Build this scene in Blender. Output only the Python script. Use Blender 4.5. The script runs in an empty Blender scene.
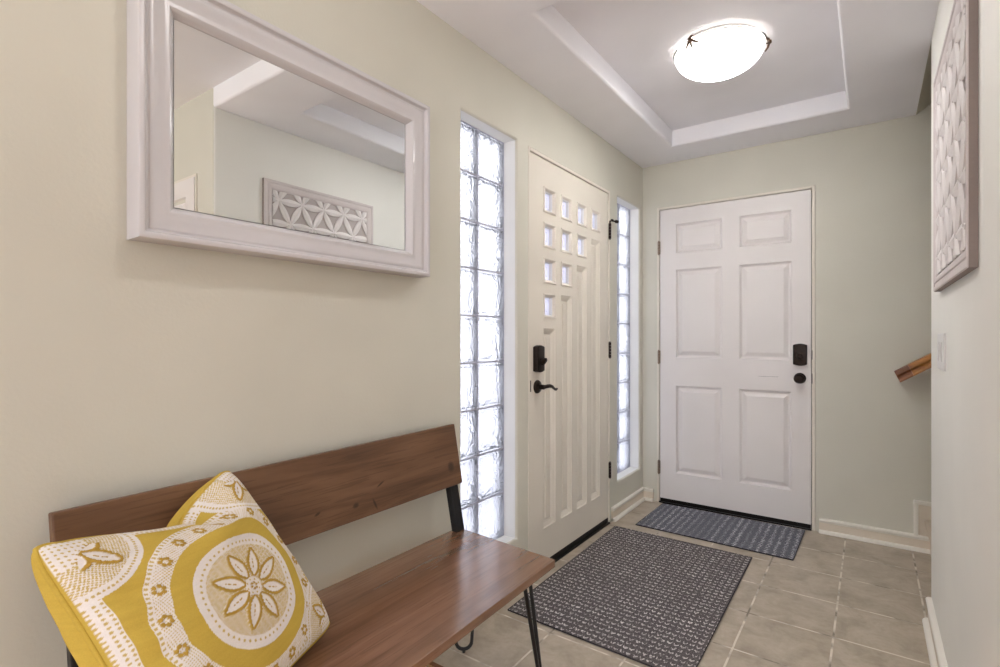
import bpy, bmesh, math, random
import numpy as np
from mathutils import Vector, Matrix
random.seed(7)
PI = math.pi
SC = bpy.context.scene
COL = SC.collection

# ------------------------------------------------------------------ camera
cam_d = bpy.data.cameras.new('camera')
cam = bpy.data.objects.new('camera', cam_d); COL.objects.link(cam)
cam.location = (0, 0, 1.1658)
cam.rotation_euler = (PI / 2, 0, 0.6212)
cam_d.sensor_width = 36.0
cam_d.lens = 517.49 / 1000 * 36
cam_d.shift_y = 0.00347
cam_d.clip_start = 0.02
SC.camera = cam
# ------------------------------------------------------------------ colour management
SC.view_settings.view_transform = 'Standard'
SC.view_settings.look = 'None'
SC.view_settings.gamma = 1
SC.view_settings.use_curve_mapping = False
SC.view_settings.exposure = 0.48
# ------------------------------------------------------------------ world: overcast sky
W = bpy.data.worlds.new('world'); SC.world = W
W.use_nodes = True
wn = W.node_tree.nodes; wl = W.node_tree.links
bg = wn['Background']
tc = wn.new('ShaderNodeTexCoord'); sx = wn.new('ShaderNodeSeparateXYZ'); cr = wn.new('ShaderNodeValToRGB')
wl.new(tc.outputs['Generated'], sx.inputs[0]); wl.new(sx.outputs['Z'], cr.inputs[0]); wl.new(cr.outputs[0], bg.inputs['Color'])
mr = wn.new('ShaderNodeMapRange'); mr.inputs[1].default_value = -1; mr.inputs[2].default_value = 1
wl.new(sx.outputs['Z'], mr.inputs[0]); wl.new(mr.outputs[0], cr.inputs[0])
e = cr.color_ramp.elements
e[0].position = 0.36; e[0].color = (1.15, 1.13, 1.10, 1)
e[1].position = 0.68; e[1].color = (0.95, 0.97, 1.0, 1)
for ps, cl in ((0.46, (0.36, 0.36, 0.42, 1)), (0.55, (0.24, 0.24, 0.32, 1)), (0.60, (0.55, 0.56, 0.64, 1))):
    k = e.new(ps); k.color = cl
bg.inputs['Strength'].default_value = 5.0


# ------------------------------------------------------------------ lights behind the camera: a ceiling lamp and added fill
def area(name, loc, rot, sx_, sy_, power, colr, shape='RECTANGLE', spread=PI):
    d = bpy.data.lights.new(name, 'AREA'); d.shape = shape; d.size = sx_
    if shape in ('RECTANGLE', 'ELLIPSE'): d.size_y = sy_
    d.energy = power; d.color = colr; d.spread = spread
    o = bpy.data.objects.new(name, d); COL.objects.link(o); o.location = loc; o.rotation_euler = rot
    return o


# cool area light added as fill at the unseen back-wall window
area('rear_fill_daylight', (0.4, -2.93, 1.35), (-PI / 2, 0, PI), 2.6, 1.7, 16, (0.93, 0.96, 1.0))
# ceiling lamp of the room behind the camera
area('rear_ceiling_lamp', (-0.52, 0.72, 2.46), (0, 0, 0), 0.16, 0.16, 2.5, (1.0, 0.98, 0.96), 'DISK')
# unseen point lights added behind the camera as low ceiling fill
for nm, lc, pw in (('rear_fill_low_side', (1.6, -0.5, 0.50), 13), ('rear_fill_low_back', (0.2, -2.2, 0.5), 9)):
    d = bpy.data.lights.new(nm, 'POINT'); d.energy = pw; d.color = (0.98, 0.98, 1.0); d.shadow_soft_size = 0.25
    o = bpy.data.objects.new(nm, d); COL.objects.link(o); o.location = lc
LAMP_STRENGTH = 100.0


# ================================================================== materials
def lin(r, g, b):
    f = lambda c: (c / 255 / 12.92) if c / 255 <= 0.04045 else ((c / 255 + 0.055) / 1.055) ** 2.4
    return (f(r), f(g), f(b), 1)


class NT:
    def __init__(s, name):
        s.m = bpy.data.materials.new(name); s.m.use_nodes = True
        s.n = s.m.node_tree.nodes; s.l = s.m.node_tree.links
        s.b = s.n['Principled BSDF']; s.out = s.n['Material Output']

    def new(s, t, **kw):
        x = s.n.new('ShaderNode' + t)
        for k_, v in kw.items(): setattr(x, k_, v)
        return x

    def put(s, sock, v):
        if isinstance(v, bpy.types.NodeSocket): s.l.new(v, sock)
        else: sock.default_value = v

    def math(s, op, a, b=0.0, c=None):
        x = s.new('Math', operation=op); s.put(x.inputs[0], a); s.put(x.inputs[1], b)
        if c is not None: s.put(x.inputs[2], c)
        return x.outputs[0]

    def mix(s, fac, a, b, blend='MIX'):
        x = s.new('Mix', data_type='RGBA', blend_type=blend); s.put(x.inputs[0], fac); s.put(x.inputs[6], a); s.put(x.inputs[7], b)
        return x.outputs[2]

    def coord(s, scale=(1, 1, 1), loc=(0, 0, 0), rot=(0, 0, 0)):
        t = s.new('TexCoord'); m = s.new('Mapping'); s.l.new(t.outputs['Object'], m.inputs[0])
        m.inputs['Location'].default_value = loc; m.inputs['Scale'].default_value = scale; m.inputs['Rotation'].default_value = rot
        return m.outputs[0]

    def noise(s, vec, scale=5.0, detail=3.0, rough=0.55, dist=0.0):
        x = s.new('TexNoise'); s.l.new(vec, x.inputs['Vector']); x.inputs['Scale'].default_value = scale
        x.inputs['Detail'].default_value = detail; x.inputs['Roughness'].default_value = rough; x.inputs['Distortion'].default_value = dist
        return x.outputs['Fac']

    def ramp(s, fac, stops):
        x = s.new('ValToRGB'); s.put(x.inputs[0], fac); el = x.color_ramp.elements
        el[0].position, el[0].color = stops[0]; el[1].position, el[1].color = stops[-1]
        for p, c in stops[1:-1]:
            q = el.new(p); q.color = c
        return x.outputs[0]

    def bump(s, h, strength=0.2, dist=0.01):
        x = s.new('Bump'); s.put(x.inputs['Height'], h); x.inputs['Strength'].default_value = strength; x.inputs['Distance'].default_value = dist
        s.l.new(x.outputs[0], s.b.inputs['Normal']); return x.outputs[0]

    def set(s, col=None, rough=None, metal=None, spec=None, coat=None):
        if col is not None: s.put(s.b.inputs['Base Color'], col)
        if rough is not None: s.put(s.b.inputs['Roughness'], rough)
        if metal is not None: s.b.inputs['Metallic'].default_value = metal
        if spec is not None: s.b.inputs['Specular IOR Level'].default_value = spec
        if coat is not None: s.b.inputs['Coat Weight'].default_value = coat
        return s


def paint(name, c, rough=0.55, bump=0.06, scale=160, var=0.03):
    t = NT(name); v = t.coord()
    n = t.noise(v, 2.2, 2)
    a = tuple(x * (1 - var) for x in c[:3]) + (1,); b = tuple(min(1, x * (1 + var)) for x in c[:3]) + (1,)
    t.set(t.ramp(n, [(0.3, a), (0.7, b)]), rough, spec=0.3)
    t.bump(t.noise(v, scale, 2), bump, 0.004)
    return t.m


M = {}
M['wall'] = paint('wall_paint', lin(207, 204, 191), 0.6, 0.10, 120)
M['wall_daylit'] = paint('daylit_wall_paint', lin(234, 232, 225), 0.6, 0.10, 120)  # wall paint lightened and cooled to carry window daylight on the right wall
M['reveal'] = paint('daylit_reveal_white', lin(226, 226, 224), 0.55, 0.06, 120)  # window reveals whitened to carry the blocks' daylight; also the white pane frames
M['ceiling'] = paint('ceiling_paint', lin(240, 239, 243), 0.7, 0.08, 90)
M['trim'] = paint('trim_paint', lin(232, 228, 218), 0.35, 0.02)
M['base_board'] = paint('baseboard_paint', lin(222, 211, 194), 0.45, 0.02)
M['cream_door'] = paint('cream_door_paint', lin(222, 215, 203), 0.38, 0.03, 60)
M['white_door'] = paint('white_door_paint', lin(226, 221, 218), 0.36, 0.03, 60)
M['mirror_frame'] = paint('white_lacquer', lin(204, 201, 203), 0.22, 0.02, 30)
M['plastic'] = paint('white_plastic', lin(226, 224, 222), 0.3, 0.0)
M['stair'] = paint('stair_paint', lin(200, 186, 166), 0.5)


def metal(name, c, rough=0.4, metallic=0.8):
    t = NT(name); v = t.coord()
    n = t.noise(v, 60, 3)
    a = tuple(x * 0.7 for x in c[:3]) + (1,)
    t.set(t.ramp(n, [(0.35, a), (0.7, c)]), rough, metallic); t.bump(n, 0.05, 0.002)
    return t.m


M['bronze'] = metal('oil_rubbed_bronze', lin(46, 36, 30), 0.38, 0.7)
M['nickel'] = metal('aged_hinge_metal', lin(150, 132, 114), 0.4, 0.7)
M['black_steel'] = metal('black_powder_steel', lin(34, 34, 36), 0.45, 0.3)
M['sweep'] = metal('dark_bronze_threshold', lin(26, 22, 20), 0.45, 0.5)
M['clip'] = metal('brushed_bronze_clip', lin(112, 88, 72), 0.35, 0.8)
M['dark_gap'] = metal('dark_gap', lin(40, 34, 30), 0.8, 0.0)
M['mirror'] = NT('mirror_silver').set((0.83, 0.845, 0.84, 1), 0.0, 1.0).m


def wood(name, dark, mid, light, rough, axis=1, coat=0.0, grain=1.0):
    t = NT(name)
    sc = [26 * grain] * 3; sc[axis] = 1.6 * grain
    v = t.coord(tuple(sc))
    sc2 = [5] * 3; sc2[axis] = 1.1
    v2 = t.coord(tuple(sc2))
    sc3 = [160] * 3; sc3[axis] = 5
    v3 = t.coord(tuple(sc3))
    fine = t.noise(v, 1.0, 5, 0.6, 0.8)
    big = t.noise(v2, 1.0, 3, 0.5, 1.6)
    pore = t.noise(v3, 1.0, 2, 0.5)
    f = t.math('ADD', t.math('MULTIPLY', fine, 0.5), t.math('MULTIPLY', big, 0.55))
    c = t.ramp(f, [(0.34, dark), (0.52, mid), (0.70, light)])
    c = t.mix(t.math('MULTIPLY', t.math('LESS_THAN', pore, 0.40), 0.35), c, dark)
    t.set(c, rough, spec=0.45, coat=coat)
    t.bump(t.math('ADD', pore, fine), 0.05, 0.002)
    if coat: t.b.inputs['Coat Roughness'].default_value = 0.18
    return t.m


M['walnut_seat'] = wood('walnut_seat', lin(100, 70, 50), lin(128, 92, 69), lin(148, 110, 84), 0.25, 1, 0.9)
M['walnut_back'] = wood('walnut_back', lin(70, 47, 31), lin(102, 72, 50), lin(126, 93, 67), 0.45, 1, 0.0)
M['white_wash'] = paint('white_washed_wood', lin(226, 220, 218), 0.6, 0.3, 50, 0.06)
M['white_wash_edge'] = paint('white_washed_frame', lin(208, 198, 196), 0.6, 0.3, 50, 0.08)
M['board'] = paint('taupe_backing', lin(178, 168, 164), 0.7, 0.2, 50, 0.08)
M['raw_side'] = paint('brown_washed_side', lin(140, 127, 122), 0.6, 0.2, 60, 0.12)
def knots(mat, spots, colr):
    nt = mat.node_tree; b = nt.nodes['Principled BSDF']; src = b.inputs['Base Color'].links[0].from_socket
    tcx = nt.nodes.new('ShaderNodeTexCoord'); acc = src
    for cy, cz, ry, rz, rot in spots:
        mp = nt.nodes.new('ShaderNodeMapping'); mp.vector_type = 'TEXTURE'
        mp.inputs['Location'].default_value = (0, cy, cz); mp.inputs['Rotation'].default_value = (rot, 0, 0); mp.inputs['Scale'].default_value = (10, ry, rz)
        nt.links.new(tcx.outputs['Object'], mp.inputs[0])
        ln = nt.nodes.new('ShaderNodeVectorMath'); ln.operation = 'LENGTH'; nt.links.new(mp.outputs[0], ln.inputs[0])
        mr_ = nt.nodes.new('ShaderNodeMapRange'); mr_.inputs[1].default_value = 0.5; mr_.inputs[2].default_value = 1.3; mr_.inputs[3].default_value = 0.85; mr_.inputs[4].default_value = 0.0
        nt.links.new(ln.outputs['Value'], mr_.inputs[0])
        mx = nt.nodes.new('ShaderNodeMix'); mx.data_type = 'RGBA'; nt.links.new(mr_.outputs[0], mx.inputs[0]); nt.links.new(acc, mx.inputs[6]); mx.inputs[7].default_value = colr
        acc = mx.outputs[2]
    nt.links.new(acc, b.inputs['Base Color'])


# knots and a short crack of the backrest (coordinates relative to the bench base)
knots(M['walnut_back'], [(1.074 - 0.88, 0.651, 0.004, 0.017, 0.35), (1.003 - 0.88, 0.664, 0.011, 0.007, 0.2), (0.873 - 0.88, 0.674, 0.010, 0.0035, 0.3), (1.438 - 0.88, 0.690, 0.016, 0.018, 0.0), (1.105 - 0.88, 0.703, 0.016, 0.003, 0.4)], lin(44, 28, 20))
M['oak'] = wood('amber_oak', lin(140, 86, 34), lin(176, 120, 56), lin(200, 146, 78), 0.35, 0)
M['oak_dark'] = wood('dark_oak', lin(96, 56, 30), lin(128, 80, 44), lin(150, 98, 60), 0.4, 0)


def tile_mat():
    t = NT('floor_tile')
    P, Q = 0.303, 0.307
    v = t.coord((1, 1, 1), (0.117 + 3 * P, -(2.388 - 8 * Q), 0))
    br = t.new('TexBrick'); t.l.new(v, br.inputs['Vector'])
    br.offset = 0.0; br.squash = 1.0
    br.inputs['Scale'].default_value = 1.0; br.inputs['Mortar Size'].default_value = 0.0042
    br.inputs['Mortar Smooth'].default_value = 0.25; br.inputs['Bias'].default_value = 0
    br.inputs['Brick Width'].default_value = P; br.inputs['Row Height'].default_value = Q
    br.inputs['Color1'].default_value = (0.35, 0.35, 0.35, 1); br.inputs['Color2'].default_value = (0.65, 0.65, 0.65, 1)
    w = t.coord()
    n1 = t.noise(w, 7, 6, 0.62, 0.6); n2 = t.noise(w, 45, 4, 0.6)
    c = t.ramp(t.math('ADD', t.math('MULTIPLY', n1, 0.75), t.math('MULTIPLY', n2, 0.25)),
               [(0.32, lin(150, 138, 121)), (0.5, lin(173, 161, 144)), (0.68, lin(190, 179, 163))])
    tint = t.math('ADD', 0.90, t.math('MULTIPLY', br.outputs['Color'], 0.2))
    c = t.mix(1.0, c, tint, 'MULTIPLY')
    g = t.ramp(t.noise(w, 9, 3), [(0.38, lin(128, 118, 104)), (0.55, lin(218, 210, 196))])
    c = t.mix(br.outputs['Fac'], c, g)
    t.set(c, t.math('ADD', 0.33, t.math('MULTIPLY', n2, 0.2)), spec=0.4)
    h = t.math('SUBTRACT', t.math('MULTIPLY', n1, 0.25), br.outputs['Fac'])
    t.bump(h, 0.35, 0.004)
    return t.m


M['tile'] = tile_mat()


def plank_mat():
    t = NT('hardwood_planks')
    br = t.new('TexBrick'); t.l.new(t.coord(), br.inputs['Vector'])
    br.offset = 0.4
    br.inputs['Scale'].default_value = 1; br.inputs['Mortar Size'].default_value = 0.001
    br.inputs['Brick Width'].default_value = 0.9; br.inputs['Row Height'].default_value = 0.083
    br.inputs['Color1'].default_value = lin(176, 130, 84); br.inputs['Color2'].default_value = lin(196, 152, 104); br.inputs['Mortar'].default_value = lin(90, 62, 40)
    n = t.noise(t.coord((2, 40, 40)), 1, 4, 0.6, 0.5)
    c = t.mix(1.0, br.outputs['Color'], t.ramp(n, [(0.3, (0.7, 0.7, 0.7, 1)), (0.7, (1, 1, 1, 1))]), 'MULTIPLY')
    t.set(c, 0.35)
    return t.m


M['hardwood'] = plank_mat()


def rug_mat(name, along, row, rep, base1, base2, thread, stripe):
    """flat woven rug: broken zigzag threads in rows; the rows run along axis `along`"""
    t = NT(name)
    tcx = t.new('TexCoord'); sp = t.new('SeparateXYZ'); t.l.new(tcx.outputs['Object'], sp.inputs[0])
    a = sp.outputs[along]; b = sp.outputs[1 - along]
    v = t.coord()
    wob = t.math('MULTIPLY', t.math('SUBTRACT', t.noise(v, 22, 2), 0.5), 0.004)
    fa = t.math('DIVIDE', t.math('ADD', a, wob), rep)
    tri = t.math('PINGPONG', fa, 0.5)
    fb = t.math('ADD', t.math('ADD', t.math('DIVIDE', b, row), t.math('MULTIPLY', tri, 0.75)), t.math('MULTIPLY', t.math('SUBTRACT', t.noise(v, 80, 2), 0.5), 0.9))
    d = t.math('ABSOLUTE', t.math('SUBTRACT', t.math('FRACT', fb), 0.5))
    line = t.math('MULTIPLY', t.math('LESS_THAN', d, 0.17), t.math('GREATER_THAN', t.math('ADD', tri, t.math('MULTIPLY', t.noise(v, 30, 1), 0.35)), 0.32))
    brk = t.math('GREATER_THAN', t.noise(v, 190, 2, 0.6), 0.48)
    rowid = t.math('FLOOR', fb)
    wn_ = t.new('TexWhiteNoise', noise_dimensions='1D'); t.l.new(rowid, wn_.inputs['W'])
    vis = t.math('ADD', 1 - stripe, t.math('MULTIPLY', wn_.outputs['Value'], stripe))
    patch = t.math('ADD', 0.45, t.math('MULTIPLY', t.noise(v, 9, 2), 0.9))
    fac = t.math('MULTIPLY', t.math('MULTIPLY', line, brk), t.math('MULTIPLY', vis, patch))
    yarn = t.noise(v, 260, 2, 0.7)
    base = t.ramp(yarn, [(0.32, base1), (0.68, base2)])
    t.set(t.mix(fac, base, thread), 0.95, spec=0.1)
    t.bump(t.math('ADD', yarn, t.math('MULTIPLY', line, 0.6)), 0.8, 0.004)
    return t.m


M['rug_big'] = rug_mat('charcoal_zigzag_weave', 0, 0.031, 0.025, lin(55, 51, 52), lin(126, 120, 121), lin(232, 227, 224), 0.25)
M['rug_small'] = rug_mat('slate_striped_weave', 1, 0.040, 0.026, lin(60, 61, 69), lin(134, 135, 144), lin(226, 226, 230), 0.7)
M['rug_edge'] = rug_mat('rug_binding', 1, 0.01, 0.01, lin(44, 42, 44), lin(80, 76, 78), lin(80, 78, 80), 0.3)


def glass_block_mat():
    t = NT('wavy_glass_block')
    v = t.coord((1, 5.0, 3.2))
    n = t.noise(v, 4.4, 2, 0.45, 2.4)
    n2 = t.noise(t.coord((1, 9, 7)), 5, 2, 0.5, 1.0)
    h = t.math('ADD', n, t.math('MULTIPLY', n2, 0.12))
    t.set((0.95, 0.96, 1.0, 1), 0.03)
    t.b.inputs['Transmission Weight'].default_value = 1.0
    t.b.inputs['IOR'].default_value = 1.45
    bp = t.bump(h, 0.85, 0.036)
    tr = t.new('BsdfTranslucent'); tr.inputs[0].default_value = (0.60, 0.61, 0.64, 1); t.l.new(bp, tr.inputs['Normal'])
    mx = t.new('MixShader'); mx.inputs[0].default_value = 0.6
    t.l.new(t.b.outputs[0], mx.inputs[1]); t.l.new(tr.outputs[0], mx.inputs[2]); t.l.new(mx.outputs[0], t.out.inputs[0])
    return t.m


M['block'] = glass_block_mat()
M['mortar'] = paint('block_mortar', lin(176, 176, 190), 0.7, 0.05)


def pane_mat():
    t = NT('bevelled_pane')
    t.set((0.36, 0.35, 0.46, 1), 0.02); t.b.inputs['Transmission Weight'].default_value = 1.0; t.b.inputs['IOR'].default_value = 1.45  # lavender tint of the pane centre stands in for the bevelled glass reflection
    t.bump(t.noise(t.coord(), 40, 1), 0.02, 0.002)
    return t.m


def frosted_mat():
    t = NT('frosted_pane_bevel')
    t.set((0.9, 0.91, 0.98, 1), 0.2)
    t.bump(t.noise(t.coord(), 60, 1), 0.05, 0.002)
    tr = t.new('BsdfTranslucent'); tr.inputs[0].default_value = (0.46, 0.46, 0.51, 1)
    mx = t.new('MixShader'); mx.inputs[0].default_value = 0.8
    t.l.new(t.b.outputs[0], mx.inputs[1]); t.l.new(tr.outputs[0], mx.inputs[2]); t.l.new(mx.outputs[0], t.out.inputs[0])
    return t.m


M['pane'] = pane_mat()
M['pane_bevel'] = frosted_mat()


def dome_mat():
    t = NT('lit_alabaster_glass')
    n = t.noise(t.coord((1, 1, 1)), 6, 4, 0.6, 1.5)
    c = t.ramp(n, [(0.36, (1.0, 0.95, 0.90, 1)), (0.62, (0.98, 0.985, 1.0, 1))])
    t.set((0.9, 0.88, 0.85, 1), 0.2)
    t.put(t.b.inputs['Emission Color'], c)
    tcx = t.new('TexCoord'); ln = t.new('VectorMath', operation='MULTIPLY'); t.l.new(tcx.outputs['Object'], ln.inputs[0]); ln.inputs[1].default_value = (1, 1, 0)
    ln2 = t.new('VectorMath', operation='LENGTH'); t.l.new(ln.outputs[0], ln2.inputs[0])
    hot = t.ramp(t.math('MULTIPLY', ln2.outputs['Value'], 5.0), [(0.0, (1, 1, 1, 1)), (0.45, (0.6, 0.6, 0.6, 1)), (0.64, (0.12, 0.119, 0.118, 1)), (0.80, (0.046, 0.0455, 0.045, 1)), (0.93, (0.022, 0.0213, 0.020, 1))])
    s = t.math('MULTIPLY', hot, t.ramp(n, [(0.36, (0.75, 0.75, 0.75, 1)), (0.62, (1, 1, 1, 1))]))
    t.put(t.b.inputs['Emission Strength'], t.math('MULTIPLY', s, LAMP_STRENGTH))
    return t.m


M['dome'] = dome_mat()
M['lamp_pan'] = paint('lamp_pan_enamel', lin(232, 228, 222), 0.3, 0.0)


def clear_glass():
    t = NT('clear_glass_rim'); t.set((1, 1, 1, 1), 0.02); t.b.inputs['Transmission Weight'].default_value = 1.0
    t.bump(t.noise(t.coord(), 30, 1), 0.02, 0.001)
    return t.m


M['rim_glass'] = clear_glass()


def cloth(name, use_attr, colr=None):
    t = NT(name)
    v = t.coord()
    weave = t.noise(v, 420, 2, 0.6)
    slub = t.noise(t.coord((14, 14, 160)), 1, 3)
    if use_attr:
        at = t.new('Attribute'); at.attribute_name = 'pattern'; c = at.outputs['Color']
    else: c = colr
    c = t.mix(1.0, c, t.ramp(t.math('ADD', t.math('MULTIPLY', weave, 0.5), t.math('MULTIPLY', slub, 0.5)), [(0.3, (0.86, 0.86, 0.86, 1)), (0.7, (1, 1, 1, 1))]), 'MULTIPLY')
    t.set(c, 0.9, spec=0.15)
    t.bump(weave, 0.35, 0.0015)
    return t.m


MUSTARD = lin(203, 173, 78)
M['cushion_front'] = cloth('embroidered_cotton', True)
M['cushion_plain'] = cloth('mustard_cotton', False, MUSTARD)


# ================================================================== mesh helpers
def wloc(o):
    p = Vector((0, 0, 0))
    while o is not None:
        p += o.location; o = o.parent
    return p


def link(name, me, mat, parent=None, smooth=None):
    o = bpy.data.objects.new(name, me); COL.objects.link(o)
    if mat is not None: me.materials.append(mat)
    if parent is not None:
        o.parent = parent
        off = wloc(parent)
        me.transform(Matrix.Translation(-off))
    if smooth is not None:
        for p in me.polygons: p.use_smooth = True
        me.set_sharp_from_angle(angle=math.radians(smooth))
    return o


def obj(name, bm, mat, parent=None, smooth=None):
    """links a bmesh written in world coordinates as ONE mesh object"""
    bmesh.ops.recalc_face_normals(bm, faces=bm.faces)
    me = bpy.data.meshes.new(name); bm.to_mesh(me); bm.free()
    return link(name, me, mat, parent, smooth)


def struct(name, bm, mat, parent=None, smooth=None):
    o = obj(name, bm, mat, parent, smooth); o['kind'] = 'structure'; return o


def thing(name, loc, label, cat, group=None):
    o = bpy.data.objects.new(name, None); COL.objects.link(o); o.location = loc; o.empty_display_size = 0.1
    o['label'] = label; o['category'] = cat
    if group: o['group'] = group
    return o


def BM(): return bmesh.new()


def box(bm, x0, x1, y0, y1, z0, z1, bev=0.0, seg=2):
    t = bmesh.new()
    vs = [t.verts.new((x, y, z)) for x in (x0, x1) for y in (y0, y1) for z in (z0, z1)]
    for f in ((0, 1, 3, 2), (4, 6, 7, 5), (0, 4, 5, 1), (2, 3, 7, 6), (0, 2, 6, 4), (1, 5, 7, 3)): t.faces.new([vs[i] for i in f])
    bmesh.ops.recalc_face_normals(t, faces=t.faces)
    if bev > 0: bmesh.ops.bevel(t, geom=list(t.edges), offset=bev, segments=seg, profile=0.5, affect='EDGES')
    merge(bm, t)


def merge(bm, t, mat=None):
    if mat is not None: bmesh.ops.transform(t, matrix=mat, verts=t.verts)
    me = bpy.data.meshes.new('tmp'); t.to_mesh(me); t.free(); bm.from_mesh(me); bpy.data.meshes.remove(me)


def prism(bm, pts, h0, h1, frame, bev=0.0, seg=2):
    """polygon pts [(a,b)] extruded h0..h1; frame(a,b,h) gives the world point"""
    t = bmesh.new()
    lo = [t.verts.new(frame(a, b, h0)) for a, b in pts]; hi = [t.verts.new(frame(a, b, h1)) for a, b in pts]
    n = len(pts)
    t.faces.new(lo); t.faces.new(hi)
    for i in range(n): t.faces.new((lo[i], lo[(i + 1) % n], hi[(i + 1) % n], hi[i]))
    bmesh.ops.recalc_face_normals(t, faces=t.faces)
    if bev > 0:
        es = [e_ for e_ in t.edges if (e_.verts[0] in hi and e_.verts[1] in hi)]
        bmesh.ops.bevel(t, geom=es, offset=bev, segments=seg, profile=0.5, affect='EDGES')
    merge(bm, t)


def tube(bm, pts, rad, seg=10, caps=True):
    pts = [Vector(p) for p in pts]; n = len(pts)
    rad = [rad] * n if not hasattr(rad, '__len__') else rad
    rings = []; up = None
    for i, p in enumerate(pts):
        d = (pts[min(i + 1, n - 1)] - pts[max(i - 1, 0)]).normalized()
        if up is None:
            up = Vector((0, 0, 1)) if abs(d.z) < 0.9 else Vector((1, 0, 0))
        a = d.cross(up).normalized(); b = a.cross(d).normalized(); up = b
        rings.append([bm.verts.new(p + (a * math.cos(2 * PI * j / seg) + b * math.sin(2 * PI * j / seg)) * rad[i]) for j in range(seg)])
    for r, q in zip(rings, rings[1:]):
        for j in range(seg): bm.faces.new((r[j], r[(j + 1) % seg], q[(j + 1) % seg], q[j]))
    if caps: bm.faces.new(rings[0][::-1]); bm.faces.new(rings[-1])


def lathe(bm, prof, frame, seg=32):
    """prof [(radius, height)]; frame(a, b, h) gives the world point"""
    rings = []
    for r, h in prof:
        if r < 1e-6: rings.append([bm.verts.new(frame(0, 0, h))])
        else: rings.append([bm.verts.new(frame(r * math.cos(2 * PI * j / seg), r * math.sin(2 * PI * j / seg), h)) for j in range(seg)])
    for r, q in zip(rings, rings[1:]):
        for j in range(seg):
            k_ = (j + 1) % seg
            if len(r) == 1 and len(q) == 1: continue
            if len(r) == 1: bm.faces.new((r[0], q[k_], q[j]))
            elif len(q) == 1: bm.faces.new((r[j], r[k_], q[0]))
            else: bm.faces.new((r[j], r[k_], q[k_], q[j]))


def rings_rect(bm, a0, a1, b0, b1, prof, frame, fill_last=False, fill_first=False):
    """nested mitred rectangles following prof [(inset, height)]"""
    rs = []
    for ins, h in prof:
        rs.append([bm.verts.new(frame(a, b, h)) for a, b in ((a0 + ins, b0 + ins), (a1 - ins, b0 + ins), (a1 - ins, b1 - ins), (a0 + ins, b1 - ins))])
    for r, q in zip(rs, rs[1:]):
        for j in range(4): bm.faces.new((r[j], r[(j + 1) % 4], q[(j + 1) % 4], q[j]))
    if fill_last: bm.faces.new(rs[-1])
    if fill_first: bm.faces.new(rs[0])
    return rs


def sheet(a_cuts, b_cuts, holes, thick, frame, bev=0.0, seg=4, bevel_all_holes=True):
    """slab with rectangular holes. Front face at h=0, back at h=-thick. Front edges of the holes rounded by bev."""
    t = bmesh.new()
    A = sorted(set(a_cuts)); B = sorted(set(b_cuts))
    vf = {}; vb = {}
    inh = lambda a, b: any(h[0] < a < h[1] and h[2] < b < h[3] for h in holes)
    cells = [(i, j) for i in range(len(A) - 1) for j in range(len(B) - 1) if not inh((A[i] + A[i + 1]) / 2, (B[j] + B[j + 1]) / 2)]

    def V(d, i, j, h):
        if (i, j) not in d: d[(i, j)] = t.verts.new(frame(A[i], B[j], h))
        return d[(i, j)]
    cs = set(cells)
    side_edges = []
    for i, j in cells:
        t.faces.new([V(vf, i, j, 0), V(vf, i + 1, j, 0), V(vf, i + 1, j + 1, 0), V(vf, i, j + 1, 0)])
        t.faces.new([V(vb, i, j, -thick), V(vb, i, j + 1, -thick), V(vb, i + 1, j + 1, -thick), V(vb, i + 1, j, -thick)])
    for i, j in cells:
        for (di, dj, p, q) in ((-1, 0, (i, j), (i, j + 1)), (1, 0, (i + 1, j), (i + 1, j + 1)), (0, -1, (i, j), (i + 1, j)), (0, 1, (i, j + 1), (i + 1, j + 1))):
            if (i + di, j + dj) not in cs:
                t.faces.new([V(vf, *p, 0), V(vf, *q, 0), V(vb, *q, -thick), V(vb, *p, -thick)])
                if 0 <= i + di < len(A) - 1 and 0 <= j + dj < len(B) - 1: side_edges.append((vf[p], vf[q]))
    bmesh.ops.recalc_face_normals(t, faces=t.faces)
    if bev > 0:
        es = []
        for p, q in side_edges:
            e_ = t.edges.get((p, q))
            if e_ is not None: es.append(e_)
        bmesh.ops.bevel(t, geom=es, offset=bev, segments=seg, profile=0.5, affect='EDGES')
    return t


# frames: FX = looking at a wall of constant x facing +x; FXm facing -x; FYm = wall of constant y facing -y
def FX(x): return lambda a, b, h: Vector((x + h, a, b))
def FXm(x): return lambda a, b, h: Vector((x - h, a, b))
def FYm(y): return lambda a, b, h: Vector((a, y - h, b))
def FZ(z): return lambda a, b, h: Vector((a, b, z + h))
def FZm(z): return lambda a, b, h: Vector((a, b, z - h))


# ================================================================== the room shell
WX, FY, RX = -1.335, 3.632, 0.203       # left wall, far wall, right wall faces
SOF, TOP = 2.382, 2.484                 # dropped hall ceiling, high ceiling
Y0, YC = 1.342, 2.766                   # ends of the right wall
XE, YB = 2.6, -3.0                      # far side of the stairs / side room, back wall

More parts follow.
